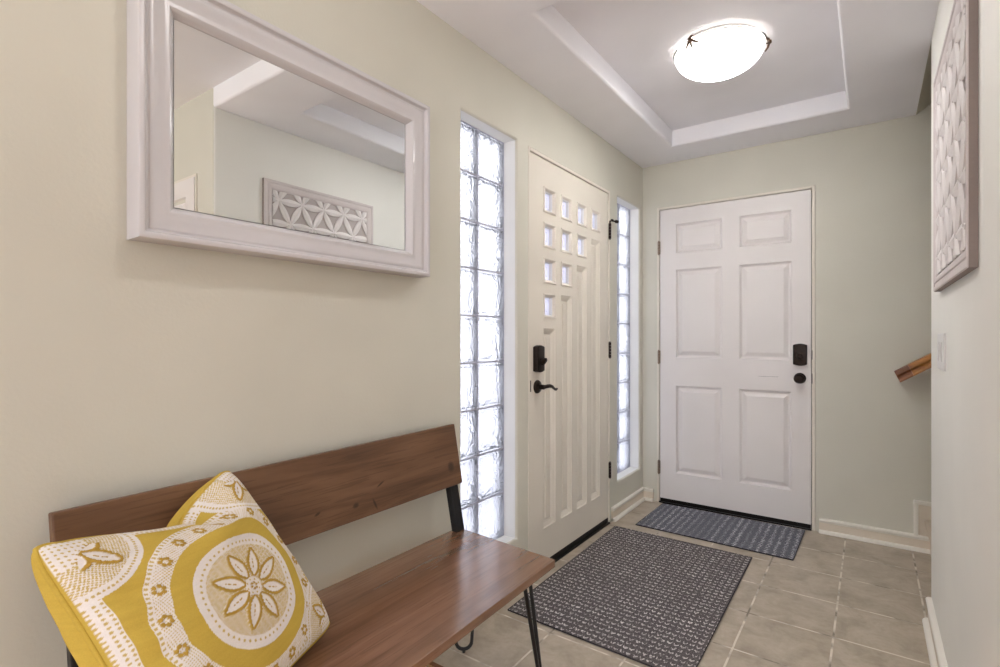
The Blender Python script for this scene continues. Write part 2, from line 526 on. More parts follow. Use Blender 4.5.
# left wall with openings of the two glass-block windows and the front door
W1 = (1.602, 2.003, 0.228, 2.084); W2 = (3.178, 3.584, 0.228, 2.084); FDO = (2.096, 3.056, 0.0, 2.084)
t = sheet([YB, FY + 0.15, W1[0], W1[1], W2[0], W2[1], FDO[0], FDO[1]], [0, TOP, W1[2], W1[3], FDO[3]], [W1, W2, (FDO[0], FDO[1], -1, FDO[3])], 0.17, FX(WX), 0.0)
bmesh.ops.dissolve_limit(t, angle_limit=0.01, verts=list(t.verts), edges=list(t.edges))
ed = []
for e_ in t.edges:
    a, b = e_.verts
    if abs(a.co.x - WX) < 1e-5 and abs(b.co.x - WX) < 1e-5:
        for Wn in (W1, W2):
            if all(Wn[0] - 1e-4 < v.co.y < Wn[1] + 1e-4 and Wn[2] - 1e-4 < v.co.z < Wn[3] + 1e-4 for v in (a, b)) and len(e_.link_faces) == 2 and abs(e_.link_faces[0].normal.dot(e_.link_faces[1].normal)) < 0.5:
                ed.append(e_)
bmesh.ops.bevel(t, geom=list(set(ed)), offset=0.013, segments=4, profile=0.5, affect='EDGES')
wl_ = struct('wall_left', t, M['wall'], smooth=40)
wl_.data.materials.append(M['reveal'])
for p in wl_.data.polygons:
    if abs(p.normal.x) < 0.3 and p.center.x < WX - 0.012 and any(w[0] - 1e-3 < p.center.y < w[1] + 1e-3 and w[2] - 1e-3 < p.center.z < w[3] + 1e-3 for w in (W1, W2)): p.material_index = 1
# far wall with the opening of the white door, running on beside the stairs
BDO = (-1.232, -0.269, 0.0, 2.080)
t = sheet([WX, XE + 0.1, BDO[0], BDO[1]], [0, 4.2, BDO[3]], [(BDO[0], BDO[1], -1, BDO[3])], 0.15, FYm(FY))
struct('wall_far', t, M['wall'])
# right wall block (its back side closes the stairs), rounded vertical corners, door opening on the side of the rear room
RDO = (0.40, 1.22, 0.0, 2.075)
t = bmesh.new()
box(t, RX, XE, Y0, YC, 0, 4.2)
es = [e_ for e_ in t.edges if all(abs(v.co.x - RX) < 1e-4 for v in e_.verts) and abs(e_.verts[0].co.y - e_.verts[1].co.y) < 1e-4]
bmesh.ops.bevel(t, geom=es, offset=0.014, segments=4, profile=0.5, affect='EDGES')
struct('wall_right', t, M['wall_daylit'], smooth=40)
wr_ = bpy.data.objects['wall_right']; wr_.data.materials.append(M['wall'])
for p in wr_.data.polygons:
    if p.normal.y < -0.6 or p.normal.y > 0.6: p.material_index = 1
# walls closing the stairs and the room behind the camera
b = BM(); box(b, XE, XE + 0.12, Y0, FY + 0.15, 0, 4.2); struct('wall_stairs', b, M['wall'])
b = BM(); box(b, XE, XE + 0.12, YB, Y0, 0, TOP); struct('wall_side', b, M['wall'])
t = sheet([WX - 0.17, XE + 0.12, -0.95, 1.75], [0, TOP, 0.5, 2.2], [(-0.95, 1.75, 0.5, 2.2)], 0.12, lambda a, b_, h: Vector((a, YB + h, b_)))
struct('wall_back', t, M['wall'])
# floors
b = BM(); box(b, WX - 0.17, XE + 0.12, 1.368, FY + 0.15, -0.08, 0.0); struct('floor', b, M['tile'])
b = BM(); box(b, WX - 0.17, XE + 0.12, YB - 0.12, 1.352, -0.08, 0.0); struct('floor_rear', b, M['hardwood'])
b = BM(); box(b, WX, RX, 1.352, 1.368, -0.08, 0.003); struct('trim_1', b, M['oak_dark'])
# ceilings: high one and the dropped hall ceiling with its tray
b = BM(); box(b, WX - 0.17, XE + 0.12, YB - 0.12, Y0 + 0.005, TOP, TOP + 0.1); box(b, WX - 0.17, RX + 0.03, Y0 + 0.005, FY + 0.15, TOP, TOP + 0.1)
struct('ceiling', b, M['ceiling'])
TR = (-1.028, -0.100, 1.662, 3.328)
t = sheet([WX, RX, TR[0], TR[1]], [Y0, FY, TR[2], TR[3]], [TR], TOP - SOF, FZm(SOF), 0.016, 4)
es = [e_ for e_ in t.edges if all(abs(v.co.y - Y0) < 1e-4 and abs(v.co.z - SOF) < 1e-4 for v in e_.verts)]
bmesh.ops.bevel(t, geom=es, offset=0.014, segments=3, profile=0.5, affect='EDGES')
struct('ceiling_hall', t, M['ceiling'], smooth=40)
# sloped ceiling over the stairs
b = BM(); prism(b, [(RX, SOF), (XE, SOF + (XE - RX) * 0.69), (XE, SOF + (XE - RX) * 0.69 + 0.1), (RX, SOF + 0.1)], YC, FY, lambda a, b_, h: Vector((a, h, b_)))
struct('ceiling_stairs', b, M['wall'])


# ------------------------------------------------------------------ baseboards: board, white cap moulding, white shoe
def base_run(name, frame, a0, a1, tall=0.086, end0=0, end1=0):
    """frame(a, b, h): a along the wall, b up, h out of the wall"""
    b = BM(); prism(b, [(a0, 0), (a1, 0), (a1, tall - 0.012), (a0, tall - 0.012)], 0, 0.012, frame)
    o = struct(name, b, M['base_board'])
    b = BM()
    sec = [(0.0, tall), (0.012, tall), (0.018, tall - 0.004), (0.020, tall - 0.010), (0.018, tall - 0.016), (0.014, tall - 0.019), (0.013, tall - 0.024), (0.0, tall - 0.024)]
    sweep(b, sec, frame, a0, a1, end0, end1)
    obj('cap_moulding', b, M['trim'], o, 50)
    b = BM()
    sec = [(0.0, 0.019), (0.014, 0.019)] + [(0.014 + 0.016 * math.sin(i * PI / 12), 0.003 + 0.016 * math.cos(i * PI / 12)) for i in range(1, 7)] + [(0.030, 0.0), (0, 0)]
    sweep(b, sec, frame, a0, a1, end0, end1)
    obj('shoe_moulding', b, M['trim'], o, 50)
    return o


def sweep(b, sec, frame, a0, a1, m0=0, m1=0):
    """section [(h, z)] run from a0 to a1; m0/m1 = +1 / -1 mitre"""
    r0 = [b.verts.new(frame(a0 + m0 * h, z, h)) for h, z in sec]; r1 = [b.verts.new(frame(a1 + m1 * h, z, h)) for h, z in sec]
    n = len(sec)
    for i in range(n): b.faces.new((r0[i], r0[(i + 1) % n], r1[(i + 1) % n], r1[i]))
    b.faces.new(r0); b.faces.new(r1)


base_run('baseboard_left', FX(WX), 3.074, FY, 0.086, 0, -1)
base_run('baseboard_left.001', FX(WX), YB, 2.078)
base_run('baseboard_far', FYm(FY), WX, -1.252, 0.086, 1, 0)
o = base_run('baseboard_far.001', FYm(FY), -0.249, 0.262, 0.086, 0, 0)
base_run('baseboard_right', FXm(RX), Y0, YC - 0.03, 0.105)
# stepped skirt moulding of the stairs
b = BM()
cap = lambda pts: prism(b, pts, 0.0, 0.018, FYm(FY), 0.004)
cap([(0.193, 0.07), (0.213, 0.07), (0.213, 0.252), (0.193, 0.252)])
cap([(0.193, 0.252), (0.50, 0.252), (0.50, 0.273), (0.193, 0.273)])
b2 = BM(); prism(b2, [(0.213, 0.0), (0.50, 0.0), (0.50, 0.255), (0.213, 0.255)], 0.0, 0.010, FYm(FY))
o = struct('trim_2', b2, M['base_board']); obj('cap_moulding', b, M['trim'], o)
# stairs
st = None
b = BM()
for i in range(8):
    x0 = 0.262 + i * 0.258
    box(b, x0, XE, YC + 0.001, FY - 0.0115, i * 0.18, i * 0.18 + 0.152)
    box(b, x0 - 0.025, min(x0 + 0.30, XE), YC + 0.001, FY - 0.0115, i * 0.18 + 0.152, i * 0.18 + 0.18, 0.008)
st = struct('trim_3', b, M['stair'])


# ------------------------------------------------------------------ door frames
def jamb(name, frame, a0, a1, top, mat, depth=0.115, w=0.017):
    b = BM()
    for p in ([(a0, 0), (a0 + w, 0), (a0 + w, top), (a0, top)], [(a1 - w, 0), (a1, 0), (a1, top), (a1 - w, top)], [(a0 + w, top - w), (a1 - w, top - w), (a1 - w, top), (a0 + w, top)]):
        prism(b, p, -depth, 0.002, frame, 0.002, 1)
    o = struct(name, b, mat)
    b = BM()   # door stop behind the slab
    s = 0.012
    for p in ([(a0 + w, 0), (a0 + w + s, 0), (a0 + w + s, top - w), (a0 + w, top - w)], [(a1 - w - s, 0), (a1 - w, 0), (a1 - w, top - w), (a1 - w - s, top - w)], [(a0 + w, top - w - s), (a1 - w, top - w - s), (a1 - w, top - w), (a0 + w, top - w)]):
        prism(b, p, -depth, -0.055, frame)
    obj('door_stop', b, M['dark_gap'], o)
    return o


jamb('trim_4', FX(WX), FDO[0] + 0.001, FDO[1] - 0.001, FDO[3] - 0.001, M['cream_door'])
jamb('trim_5', FYm(FY), BDO[0] + 0.001, BDO[1] - 0.001, BDO[3] - 0.001, M['cream_door'])


def slab(a0, a1, b0, b1, thick, panels, frame):
    """door slab front at h=0; panels: (a0,a1,b0,b1,prof,fill)"""
    bm = BM()
    A = sorted({round(x, 5) for x in [a0, a1] + [p[0] for p in panels] + [p[1] for p in panels]})
    B = sorted({round(x, 5) for x in [b0, b1] + [p[2] for p in panels] + [p[3] for p in panels]})
    vs = {}

    def V(i, j, h):
        if (i, j, h) not in vs: vs[(i, j, h)] = bm.verts.new(frame(A[i], B[j], h))
        return vs[(i, j, h)]
    for i in range(len(A) - 1):
        for j in range(len(B) - 1):
            ca, cb = (A[i] + A[i + 1]) / 2, (B[j] + B[j + 1]) / 2
            hit = [p for p in panels if p[0] < ca < p[1] and p[2] < cb < p[3]]
            if not hit: bm.faces.new((V(i, j, 0), V(i + 1, j, 0), V(i + 1, j + 1, 0), V(i, j + 1, 0)))
            if not hit or hit[0][5]: bm.faces.new((V(i, j, -thick), V(i, j + 1, -thick), V(i + 1, j + 1, -thick), V(i + 1, j, -thick)))
    n, m = len(A) - 1, len(B) - 1
    for i in range(n):
        for j in (0, m): bm.faces.new((V(i, j, 0), V(i + 1, j, 0), V(i + 1, j, -thick), V(i, j, -thick)))
    for j in range(m):
        for i in (0, n): bm.faces.new((V(i, j, 0), V(i, j + 1, 0), V(i, j + 1, -thick), V(i, j, -thick)))
    for p in panels:
        rings_rect(bm, p[0], p[1], p[2], p[3], p[4], frame, fill_last=p[5])
    bmesh.ops.remove_doubles(bm, verts=bm.verts, dist=1e-5)
    return bm


def arch_pts(ca, cb, w, h, arch):
    pts = []
    for i in range(9):
        u = -1 + 2 * i / 8
        pts.append((ca + u * w / 2, cb - h / 2 - arch * (1 - u * u)))
    for i in range(9):
        u = 1 - 2 * i / 8
        pts.append((ca + u * w / 2, cb + h / 2 + arch * (1 - u * u)))
    return pts


def deadbolt(parent, ca, cb, frame, w, h, tilt):
    b = BM(); prism(b, arch_pts(ca, cb, w, h, 0.008), 0, 0.026, frame, 0.006, 3)
    o = obj('deadbolt', b, M['bronze'], parent, 40)
    b = BM()
    lathe(b, [(0.0, 0.031), (0.016, 0.031), (0.018, 0.026), (0.018, 0.024)], lambda a, c, hh: frame(ca + a, cb - 0.012 + c, hh), 24)
    cs, sn = math.cos(tilt), math.sin(tilt)
    pts = [(-0.021, -0.006), (-0.014, -0.010), (0.014, -0.010), (0.021, -0.006), (0.021, 0.006), (0.014, 0.010), (-0.014, 0.010), (-0.021, 0.006)]
    prism(b, [(ca + x * cs - y * sn, cb - 0.012 + x * sn + y * cs) for x, y in pts], 0.031, 0.050, frame, 0.004, 2)
    obj('thumb_turn', b, M['bronze'], o, 40)
    return o


def hinge(parent, a, b0, frame, mat, h=0.09, stop=False):
    b = BM()
    for i in range(5):
        z0 = b0 - h / 2 + i * h / 5
        tube(b, [frame(a, z0 + 0.0006, 0.006), frame(a, z0 + h / 5 - 0.0006, 0.006)], 0.0082, 12)
    tube(b, [frame(a, b0 - h / 2 - 0.006, 0.006), frame(a, b0 - h / 2, 0.006)], [0.003, 0.006], 10)
    tube(b, [frame(a, b0 + h / 2, 0.006), frame(a, b0 + h / 2 + 0.006, 0.006)], [0.006, 0.003], 10)
    prism(b, [(a - 0.008, b0 - h / 2), (a + 0.010, b0 - h / 2), (a + 0.010, b0 + h / 2), (a - 0.008, b0 + h / 2)], 0.0, 0.003, frame)
    return obj('hinge', b, mat, parent, 40)


# ================================================================== front door (cream, ten small panes)
fdx = FX(WX - 0.004)
FD = (2.1186, 3.0334, 0.032, 2.0615)
lite = [(0, 0), (0.002, 0.005), (0.006, 0.006), (0.010, 0.004), (0.014, -0.002), (0.015, -0.005), (0.018, -0.010)]
flute = [(0, 0), (0.003, -0.004), (0.009, -0.005), (0.022, -0.012), (0.026, -0.016), (0.040, -0.016), (0.044, -0.012), (0.047, -0.012)]
cols = [2.246, 2.4285, 2.611, 2.7935]; rows = [1.926, 1.748, 1.568, 1.388]
panels = []; lites = []
for c in range(4):
    for r in range(4 - c):
        panels.append((cols[c], cols[c] + 0.123, rows[r] - 0.130, rows[r], lite, False)); lites.append((cols[c], rows[r]))
    panels.append((cols[c], cols[c] + 0.123, 0.200, rows[3 - c] - 0.180, flute, True))
door1 = struct('door_1', slab(FD[0], FD[1], FD[2], FD[3], 0.042, panels, fdx), M['cream_door'])
for a, r in lites:
    f2 = fdx
    b = BM(); rings_rect(b, a + 0.018, a + 0.105, r - 0.112, r - 0.018, [(0.0, -0.009), (0.003, -0.009), (0.003, -0.026), (0.0, -0.026), (0.0, -0.009)], f2)
    obj('pane_frame', b, M['reveal'], door1)
    b = BM()
    rings_rect(b, a + 0.0185, a + 0.1045, r - 0.1115, r - 0.0185, [(0, -0.0305), (0, -0.0275), (0.004, -0.0272), (0.019, -0.0268)], f2, True, True)
    pn = obj('window_pane', b, M['pane_bevel'], door1)
    pn.data.materials.append(M['pane'])
    for p in pn.data.polygons:
        if max(abs(v) for v in (pn.data.vertices[p.vertices[0]].co.y - (a + 0.0615), 0)) < 0.0280 and len(p.vertices) == 4 and all(abs(pn.data.vertices[v].co.y - (a + 0.0615)) < 0.0280 for v in p.vertices): p.material_index = 1
deadbolt(door1, 2.184, 1.058, fdx, 0.070, 0.118, math.radians(35))
# lever handle
b = BM()
lathe(b, [(0.0335, 0.0), (0.0335, 0.004), (0.030, 0.010), (0.022, 0.013), (0.013, 0.016), (0.012, 0.040), (0.0, 0.042)], lambda a, c, hh: fdx(2.185 + a, 0.920 + c, hh), 28)
lev = obj('lever_handle', b, M['bronze'], door1, 40)
b = BM()
P = [(0.0, 0.0, 0.038), (0.018, 0.003, 0.046), (0.040, 0.004, 0.050), (0.062, -0.001, 0.050), (0.080, -0.011, 0.049), (0.096, -0.018, 0.047), (0.110, -0.019, 0.046), (0.122, -0.016, 0.045)]
tube(b, [fdx(2.185 + x, 0.920 + z, h) for x, z, h in P], [0.010, 0.0095, 0.009, 0.008, 0.0065, 0.0065, 0.0075, 0.004], 12)
obj('lever', b, M['bronze'], lev, 60)
b = BM(); prism(b, [(2.1195, 0.90), (2.1265, 0.90), (2.1265, 0.955), (2.1195, 0.955)], 0.0, 0.0025, fdx); obj('latch_plate', b, M['bronze'], door1)
for z, s_ in ((1.829, True), (1.084, False), (0.332, False)):
    hg = hinge(door1, 3.0385, z, FX(WX + 0.002), M['bronze'], 0.096)
    if s_:
        b = BM(); f3 = FX(WX + 0.002)
        tube(b, [f3(3.0385, z + 0.050, 0.006), f3(3.0385, z + 0.062, 0.006), f3(3.048, z + 0.066, 0.012), f3(3.075, z + 0.064, 0.030)], 0.005, 10)
        tube(b, [f3(3.073, z + 0.064, 0.029), f3(3.087, z + 0.063, 0.037)], [0.010, 0.010], 12)
        tube(b, [f3(3.048, z + 0.070, 0.010), f3(3.058, z + 0.069, 0.017)], [0.008, 0.008], 12)
        obj('hinge_pin_stop', b, M['bronze'], hg, 40)
b = BM(); prism(b, [(FD[0] + 0.001, 0.004), (FD[1] - 0.001, 0.004), (FD[1] - 0.001, 0.034), (FD[0] + 0.001, 0.034)], -0.040, 0.001, fdx); obj('door_sweep', b, M['sweep'], door1)
b = BM(); prism(b, [(WX - 0.17, 0), (WX + 0.012, 0), (WX + 0.010, 0.006), (WX - 0.03, 0.0035), (WX - 0.17, 0.0035)], FDO[0] + 0.019, FDO[1] - 0.019, lambda a, b_, h: Vector((a, h, b_)))
struct('trim_6', b, M['sweep'])


# ================================================================== six-panel doors
def six_panel(name, frame, x0, x1, b0, top, mirror=False, full=True):
    w = x1 - x0
    raised = [(0, 0), (0.003, -0.006), (0.010, -0.015), (0.017, -0.016), (0.020, -0.015), (0.042, -0.004), (0.044, -0.0035)]
    L = (x0 + 0.110, x0 + 0.4095); R = (x0 + 0.518, x0 + 0.814)
    if w < 0.88:
        L = (x0 + 0.10, x0 + w / 2 - 0.055); R = (x0 + w / 2 + 0.055, x1 - 0.10)
    zs = [(1.748, 1.950), (1.023, 1.633), (0.220, 0.828)]
    ps = [(a, b_, z0, z1, raised, True) for a, b_ in (L, R) for z0, z1 in zs]
    return struct(name, slab(x0, x1, b0, top, 0.042, ps, frame), M['white_door'])


bdf = FYm(FY + 0.004)
BD = (-1.2092, -0.2924, 0.030, 2.0575)
door2 = six_panel('door_2', bdf, *BD)
deadbolt(door2, -0.3485, 1.058, bdf, 0.074, 0.118, math.radians(-40))
b = BM()
lathe(b, [(0.033, 0.0), (0.033, 0.004), (0.029, 0.009), (0.016, 0.012), (0.012, 0.020), (0.013, 0.030), (0.022, 0.038), (0.028, 0.046), (0.029, 0.054), (0.026, 0.062), (0.019, 0.067), (0.016, 0.065), (0.010, 0.065), (0.006, 0.068), (0.0, 0.068)],
      lambda a, c, hh: bdf(-0.350 + a, 0.914 + c, hh), 32)
obj('door_knob', b, M['bronze'], door2, 50)
for z in (1.794, 1.024, 0.248): hinge(door2, -1.2155, z, FYm(FY - 0.001), M['nickel'], 0.09)
b = BM(); prism(b, [(BD[0] + 0.001, 0.004), (BD[1] - 0.001, 0.004), (BD[1] - 0.001, 0.032), (BD[0] + 0.001, 0.032)], -0.040, 0.002, bdf); obj('door_sweep', b, M['sweep'], door2)
b = BM(); prism(b, [(FY - 0.014, 0), (FY + 0.15, 0), (FY + 0.15, 0.0035), (FY + 0.02, 0.0035), (FY - 0.012, 0.010)], BDO[0] + 0.019, BDO[1] - 0.019, lambda a, b_, h: Vector((h, a, b_))); struct('trim_7', b, M['sweep'])
b = BM()
for i in range(9):
    a = -0.578 + i * 0.0125; prism(b, [(a, 0.9155), (a + random.uniform(.004, .011), 0.9155), (a + random.uniform(.004, .011), 0.918), (a, 0.9175)], 0.0, 0.0003, bdf)
obj('scuff_mark', b, M['dark_gap'], door2)
b = BM(); prism(b, [(-0.2885, 1.03), (-0.284, 1.03), (-0.284, 1.085), (-0.2885, 1.085)], -0.004, 0.0045, FYm(FY)); prism(b, [(-0.2885, 0.885), (-0.284, 0.885), (-0.284, 0.945), (-0.2885, 0.945)], -0.004, 0.0045, FYm(FY))
obj('strike_plate', b, M['sweep'], door2)
# door seen only in the mirror, on the rear-room side of the right wall
door3 = six_panel('door_3', FYm(Y0 - 0.012), 0.395, 1.205, 0.01, 2.045)
b = BM()
for p in ([(0.380, 0), (0.393, 0), (0.393, 2.060), (0.380, 2.060)], [(1.207, 0), (1.220, 0), (1.220, 2.060), (1.207, 2.060)], [(0.393, 2.047), (1.207, 2.047), (1.207, 2.060), (0.393, 2.060)]): prism(b, p, 0, 0.008, FYm(Y0))
struct('trim_8', b, M['cream_door'])


# ================================================================== glass-block windows
def block_window(name, Wn):
    y0, y1, z0, z1 = Wn
    xf = WX - 0.072
    g = 0.0032; nz = 9; ny = 2
    ph = (z1 - z0) / nz; pw = (y1 - y0) / ny
    # mortar grid
    t = sheet([y0, y1] + sum([[y0 + i * pw + g, y0 + (i + 1) * pw - g] for i in range(ny)], []), [z0, z1] + sum([[z0 + j * ph + g, z0 + (j + 1) * ph - g] for j in range(nz)], []),
              [(y0 + i * pw + g, y0 + (i + 1) * pw - g, z0 + j * ph + g, z0 + (j + 1) * ph - g) for i in range(ny) for j in range(nz)], 0.07, FX(xf - 0.003))
    w = struct(name, t, M['mortar'])
    for i in range(ny):
        for j in range(nz):
            a0, a1, b0, b1 = y0 + i * pw + g, y0 + (i + 1) * pw - g, z0 + j * ph + g, z0 + (j + 1) * ph - g
            ca, cb = (a0 + a1) / 2, (b0 + b1) / 2
            b = BM()
            rings_rect(b, a0, a1, b0, b1, [(0.012, -0.078), (0.003, -0.076), (0, -0.072), (0, -0.008), (0.003, -0.003), (0.010, 0.0), (0.016, -0.0015), (0.020, -0.0015)], FX(xf), True, True)
            bmesh.ops.recalc_face_normals(b, faces=b.faces)
            me = bpy.data.meshes.new('glass_block'); b.to_mesh(me); b.free()
            o = bpy.data.objects.new('glass_block', me); COL.objects.link(o); me.materials.append(M['block']); o.parent = w


block_window('window_1', W1)
block_window('window_2', W2)
# unseen window added to the rear back wall as an opening for daylight
b = BM(); rings_rect(b, -0.95, 1.75, 0.5, 2.2, [(0, 0.0), (0.0, 0.03), (0.05, 0.03), (0.05, 0.0)], lambda a, b_, h: Vector((a, YB - 0.06 + h, b_)))
prism(b, [(0.38, 0.55), (0.42, 0.55), (0.42, 2.15), (0.38, 2.15)], 0, 0.03, lambda a, b_, h: Vector((a, YB - 0.06 + h, b_)))
struct('window_3', b, M['trim'])

# ================================================================== ceiling light
LC = (-0.560, 2.490)
lamp = thing('ceiling_light', (LC[0], LC[1], TOP), 'lit round alabaster glass bowl light mounted in the tray ceiling', 'ceiling light')
lf = lambda a, b_, h: Vector((LC[0] + a, LC[1] + b_, TOP - h))
R0 = 0.190
b = BM(); lathe(b, [(0.0, 0.0), (0.165, 0.0), (0.176, 0.003), (0.183, 0.014), (0.1852, 0.021), (0.183, 0.0225), (0.0, 0.0225)], lf, 64); obj('base_pan', b, M['lamp_pan'], lamp, 40)
b = BM()
prof = [(R0 * math.cos(u) ** 0.9, 0.022 + 0.098 * math.sin(u)) for u in [i * PI / 2 / 14 for i in range(14)]] + [(0.0, 0.120)]
prof = [(R0 - 0.003, 0.0205)] + prof
lathe(b, prof, lf, 64); obj('glass_bowl', b, M['dome'], lamp, 60)
b = BM(); lathe(b, [(R0 + 0.001, 0.018), (R0 + 0.008, 0.020), (R0 + 0.009, 0.024), (R0 + 0.004, 0.027), (R0 + 0.001, 0.026), (R0 + 0.001, 0.018)], lf, 64); obj('rim', b, M['rim_glass'], lamp, 60)
for k_ in range(3):
    an = math.radians(8.5 + 120 * k_)
    er = Vector((math.cos(an), math.sin(an), 0)); et = Vector((-math.sin(an), math.cos(an), 0)); c0 = Vector((LC[0], LC[1], TOP))
    P = lambda r, tt, h: c0 + er * r + et * tt - Vector((0, 0, h))
    b = BM()
    tube(b, [P(0.172, 0, 0.009), P(0.190, 0, 0.010), P(0.201, 0, 0.016), P(0.204, 0, 0.034)], [0.003, 0.004, 0.005, 0.006], 10)
    tube(b, [P(0.204, 0, 0.030), P(0.198, 0.018, 0.044), P(0.188, 0.034, 0.053)], [0.006, 0.0045, 0.002], 10)
    tube(b, [P(0.204, 0, 0.030), P(0.198, -0.018, 0.044), P(0.188, -0.034, 0.053)], [0.006, 0.0045, 0.002], 10)
    tube(b, [P(0.204, 0, 0.030), P(0.197, 0.0, 0.052), P(0.188, 0.002, 0.066)], [0.006, 0.004, 0.002], 10)
    lathe(b, [(0.0, 0.214), (0.007, 0.212), (0.009, 0.207), (0.006, 0.200)], lambda a, b_, h: c0 + er * h + et * a - Vector((0, 0, 0.030 + b_)), 14)
    obj('clip', b, M['clip'], lamp, 50)

# ================================================================== wall mirror
MY0, MY1, MZ0, MZ1 = 0.4490, 1.3520, 1.380, 1.985
mir = thing('wall_mirror', (WX, (MY0 + MY1) / 2, MZ0), 'rectangular mirror in a wide glossy white moulded frame, hung above the bench', 'mirror')
prof = [(0, 0.0), (0, 0.058), (0.002, 0.0625), (0.006, 0.0645), (0.011, 0.064), (0.015, 0.061), (0.0165, 0.055), (0.019, 0.0515), (0.024, 0.050), (0.026, 0.052), (0.029, 0.053), (0.036, 0.0515), (0.046, 0.047), (0.056, 0.0435), (0.060, 0.0435), (0.064, 0.0450), (0.069, 0.0445), (0.073, 0.041), (0.077, 0.035), (0.081, 0.029), (0.083, 0.0270), (0.083, 0.0)]
b = BM(); rings_rect(b, MY0, MY1, MZ0, MZ1, prof, FX(WX + 0.0005)); obj('mirror_frame', b, M['mirror_frame'], mir, 35)
b = BM(); rings_rect(b, MY0 + 0.0855, MY1 - 0.0855, MZ0 + 0.0855, MZ1 - 0.0835, [(0, 0.004), (0, 0.0245)], FX(WX + 0.0005), True, True)
obj('mirror_glass', b, M['mirror'], mir)

# ================================================================== carved panel on the right wall
AY0, AY1, AZ0, AZ1 = 1.612, 2.408, 1.327, 2.073
art = thing('carved_wall_panel', (RX, (AY0 + AY1) / 2, AZ0), 'square whitewashed wooden wall panel carved with flower petals, hung on the right wall', 'wall decoration')
af = FXm(RX - 0.0005)
prof = [(0, 0.0), (0, 0.017), (0.003, 0.0195), (0.014, 0.0195), (0.017, 0.0165), (0.026, 0.0165), (0.029, 0.019), (0.040, 0.018), (0.050, 0.013), (0.056, 0.009), (0.056, 0.0)]
b = BM(); rings_rect(b, AY0, AY1, AZ0, AZ1, prof, af); fr_ = obj('frame', b, M['white_wash_edge'], art, 30); fr_.data.materials.append(M['raw_side'])
for k_, p in enumerate(fr_.data.polygons):
    if k_ < 4: p.material_index = 1
b = BM(); prism(b, [(AY0 + 0.054, AZ0 + 0.054), (AY1 - 0.054, AZ0 + 0.054), (AY1 - 0.054, AZ1 - 0.054), (AY0 + 0.054, AZ1 - 0.054)], 0.001, 0.004, af); obj('back_board', b, M['board'], art)
b = BM()
S = 0.152; ia0, ia1, ib0, ib1 = AY0 + 0.056, AY1 - 0.056, AZ0 + 0.056, AZ1 - 0.056


def leaf(p, q, wid, hgt):
    d = Vector((q[0] - p[0], q[1] - p[1])); L_ = d.length; d /= L_; nrm = Vector((-d.y, d.x))
    m = 9; ctr = []; lf_ = []; rt = []; lo_l = []; lo_r = []
    if all(not (ia0 <= p[0] + d.x * L_ * u <= ia1 and ib0 <= p[1] + d.y * L_ * u <= ib1) for u in (0.05, 0.35, 0.65, 0.95)): return
    for i in range(m + 1):
        u = i / m; w_ = wid * math.sin(PI * (0.04 + 0.92 * u)) ** 0.85
        c = (p[0] + d.x * L_ * u, p[1] + d.y * L_ * u)
        l_ = (c[0] + nrm.x * w_, c[1] + nrm.y * w_); r_ = (c[0] - nrm.x * w_, c[1] - nrm.y * w_)
        ctr.append(b.verts.new(af(c[0], c[1], hgt + 0.004))); lf_.append(b.verts.new(af(l_[0], l_[1], hgt - 0.002))); rt.append(b.verts.new(af(r_[0], r_[1], hgt - 0.002)))
        lo_l.append(b.verts.new(af(l_[0], l_[1], 0.003))); lo_r.append(b.verts.new(af(r_[0], r_[1], 0.003)))
    for i in range(m):
        for A_, B_ in ((lo_l, lf_), (lf_, ctr), (ctr, rt), (rt, lo_r)): b.faces.new((A_[i], A_[i + 1], B_[i + 1], B_[i]))


RH = S * math.sqrt(3) / 2
ca, cb = (AY0 + AY1) / 2, (AZ0 + AZ1) / 2
node = lambda i, j: (ca + (i + (j % 2) * 0.5) * S, cb + j * RH)
for j in range(-4, 5):
    for i in range(-5, 6):
        p = node(i, j); e_ = j % 2
        for q in (node(i + 1, j), node(i + e_, j + 1), node(i + e_ - 1, j + 1)): leaf(p, q, 0.0200, 0.0140)
        if ia0 < p[0] < ia1 and ib0 < p[1] < ib1: lathe(b, [(0.016, 0.003), (0.016, 0.012), (0.012, 0.016), (0.007, 0.015), (0.0, 0.017)], lambda x, z, h: af(p[0] + x, p[1] + z, h), 14)
for co, no in (((0, ia0, 0), (0, -1, 0)), ((0, ia1, 0), (0, 1, 0)), ((0, 0, ib0), (0, 0, -1)), ((0, 0, ib1), (0, 0, 1))):
    bmesh.ops.bisect_plane(b, geom=list(b.verts) + list(b.edges) + list(b.faces), plane_co=co, plane_no=no, clear_outer=True)
obj('carved_lattice', b, M['white_wash'], art, 25)

# ================================================================== light switch, handrail
sw = thing('light_switch', (RX, 2.33, 1.05), 'white rocker light switch plate on the right wall below the carved panel', 'light switch')
sf = FXm(RX - 0.0003)
b = BM(); prism(b, [(2.245, 1.052), (2.445, 1.052), (2.445, 1.178), (2.245, 1.178)], 0, 0.006, sf, 0.003); obj('switch_plate', b, M['plastic'], sw)
for y in (2.299, 2.391):
    b = BM()
    prism(b, [(y - 0.0165, 1.082), (y + 0.0165, 1.082), (y + 0.0165, 1.148), (y - 0.0165, 1.148)], 0.006, 0.0085, sf, 0.001)
    obj('rocker', b, M['plastic'], sw)

rail = thing('handrail', (0.105, FY, 0.92), 'amber wooden stair handrail with a grooved profile rising along the far wall', 'handrail')
sec = [(-0.027, 0.018), (-0.020, 0.026), (0.0, 0.030), (0.020, 0.026), (0.027, 0.018), (0.027, 0.006), (0.018, -0.004), (0.018, -0.014), (0.025, -0.022), (0.025, -0.030), (-0.025, -0.030), (-0.025, -0.022), (-0.018, -0.014), (-0.018, -0.004), (-0.027, 0.006)]
RYc = FY - 0.075


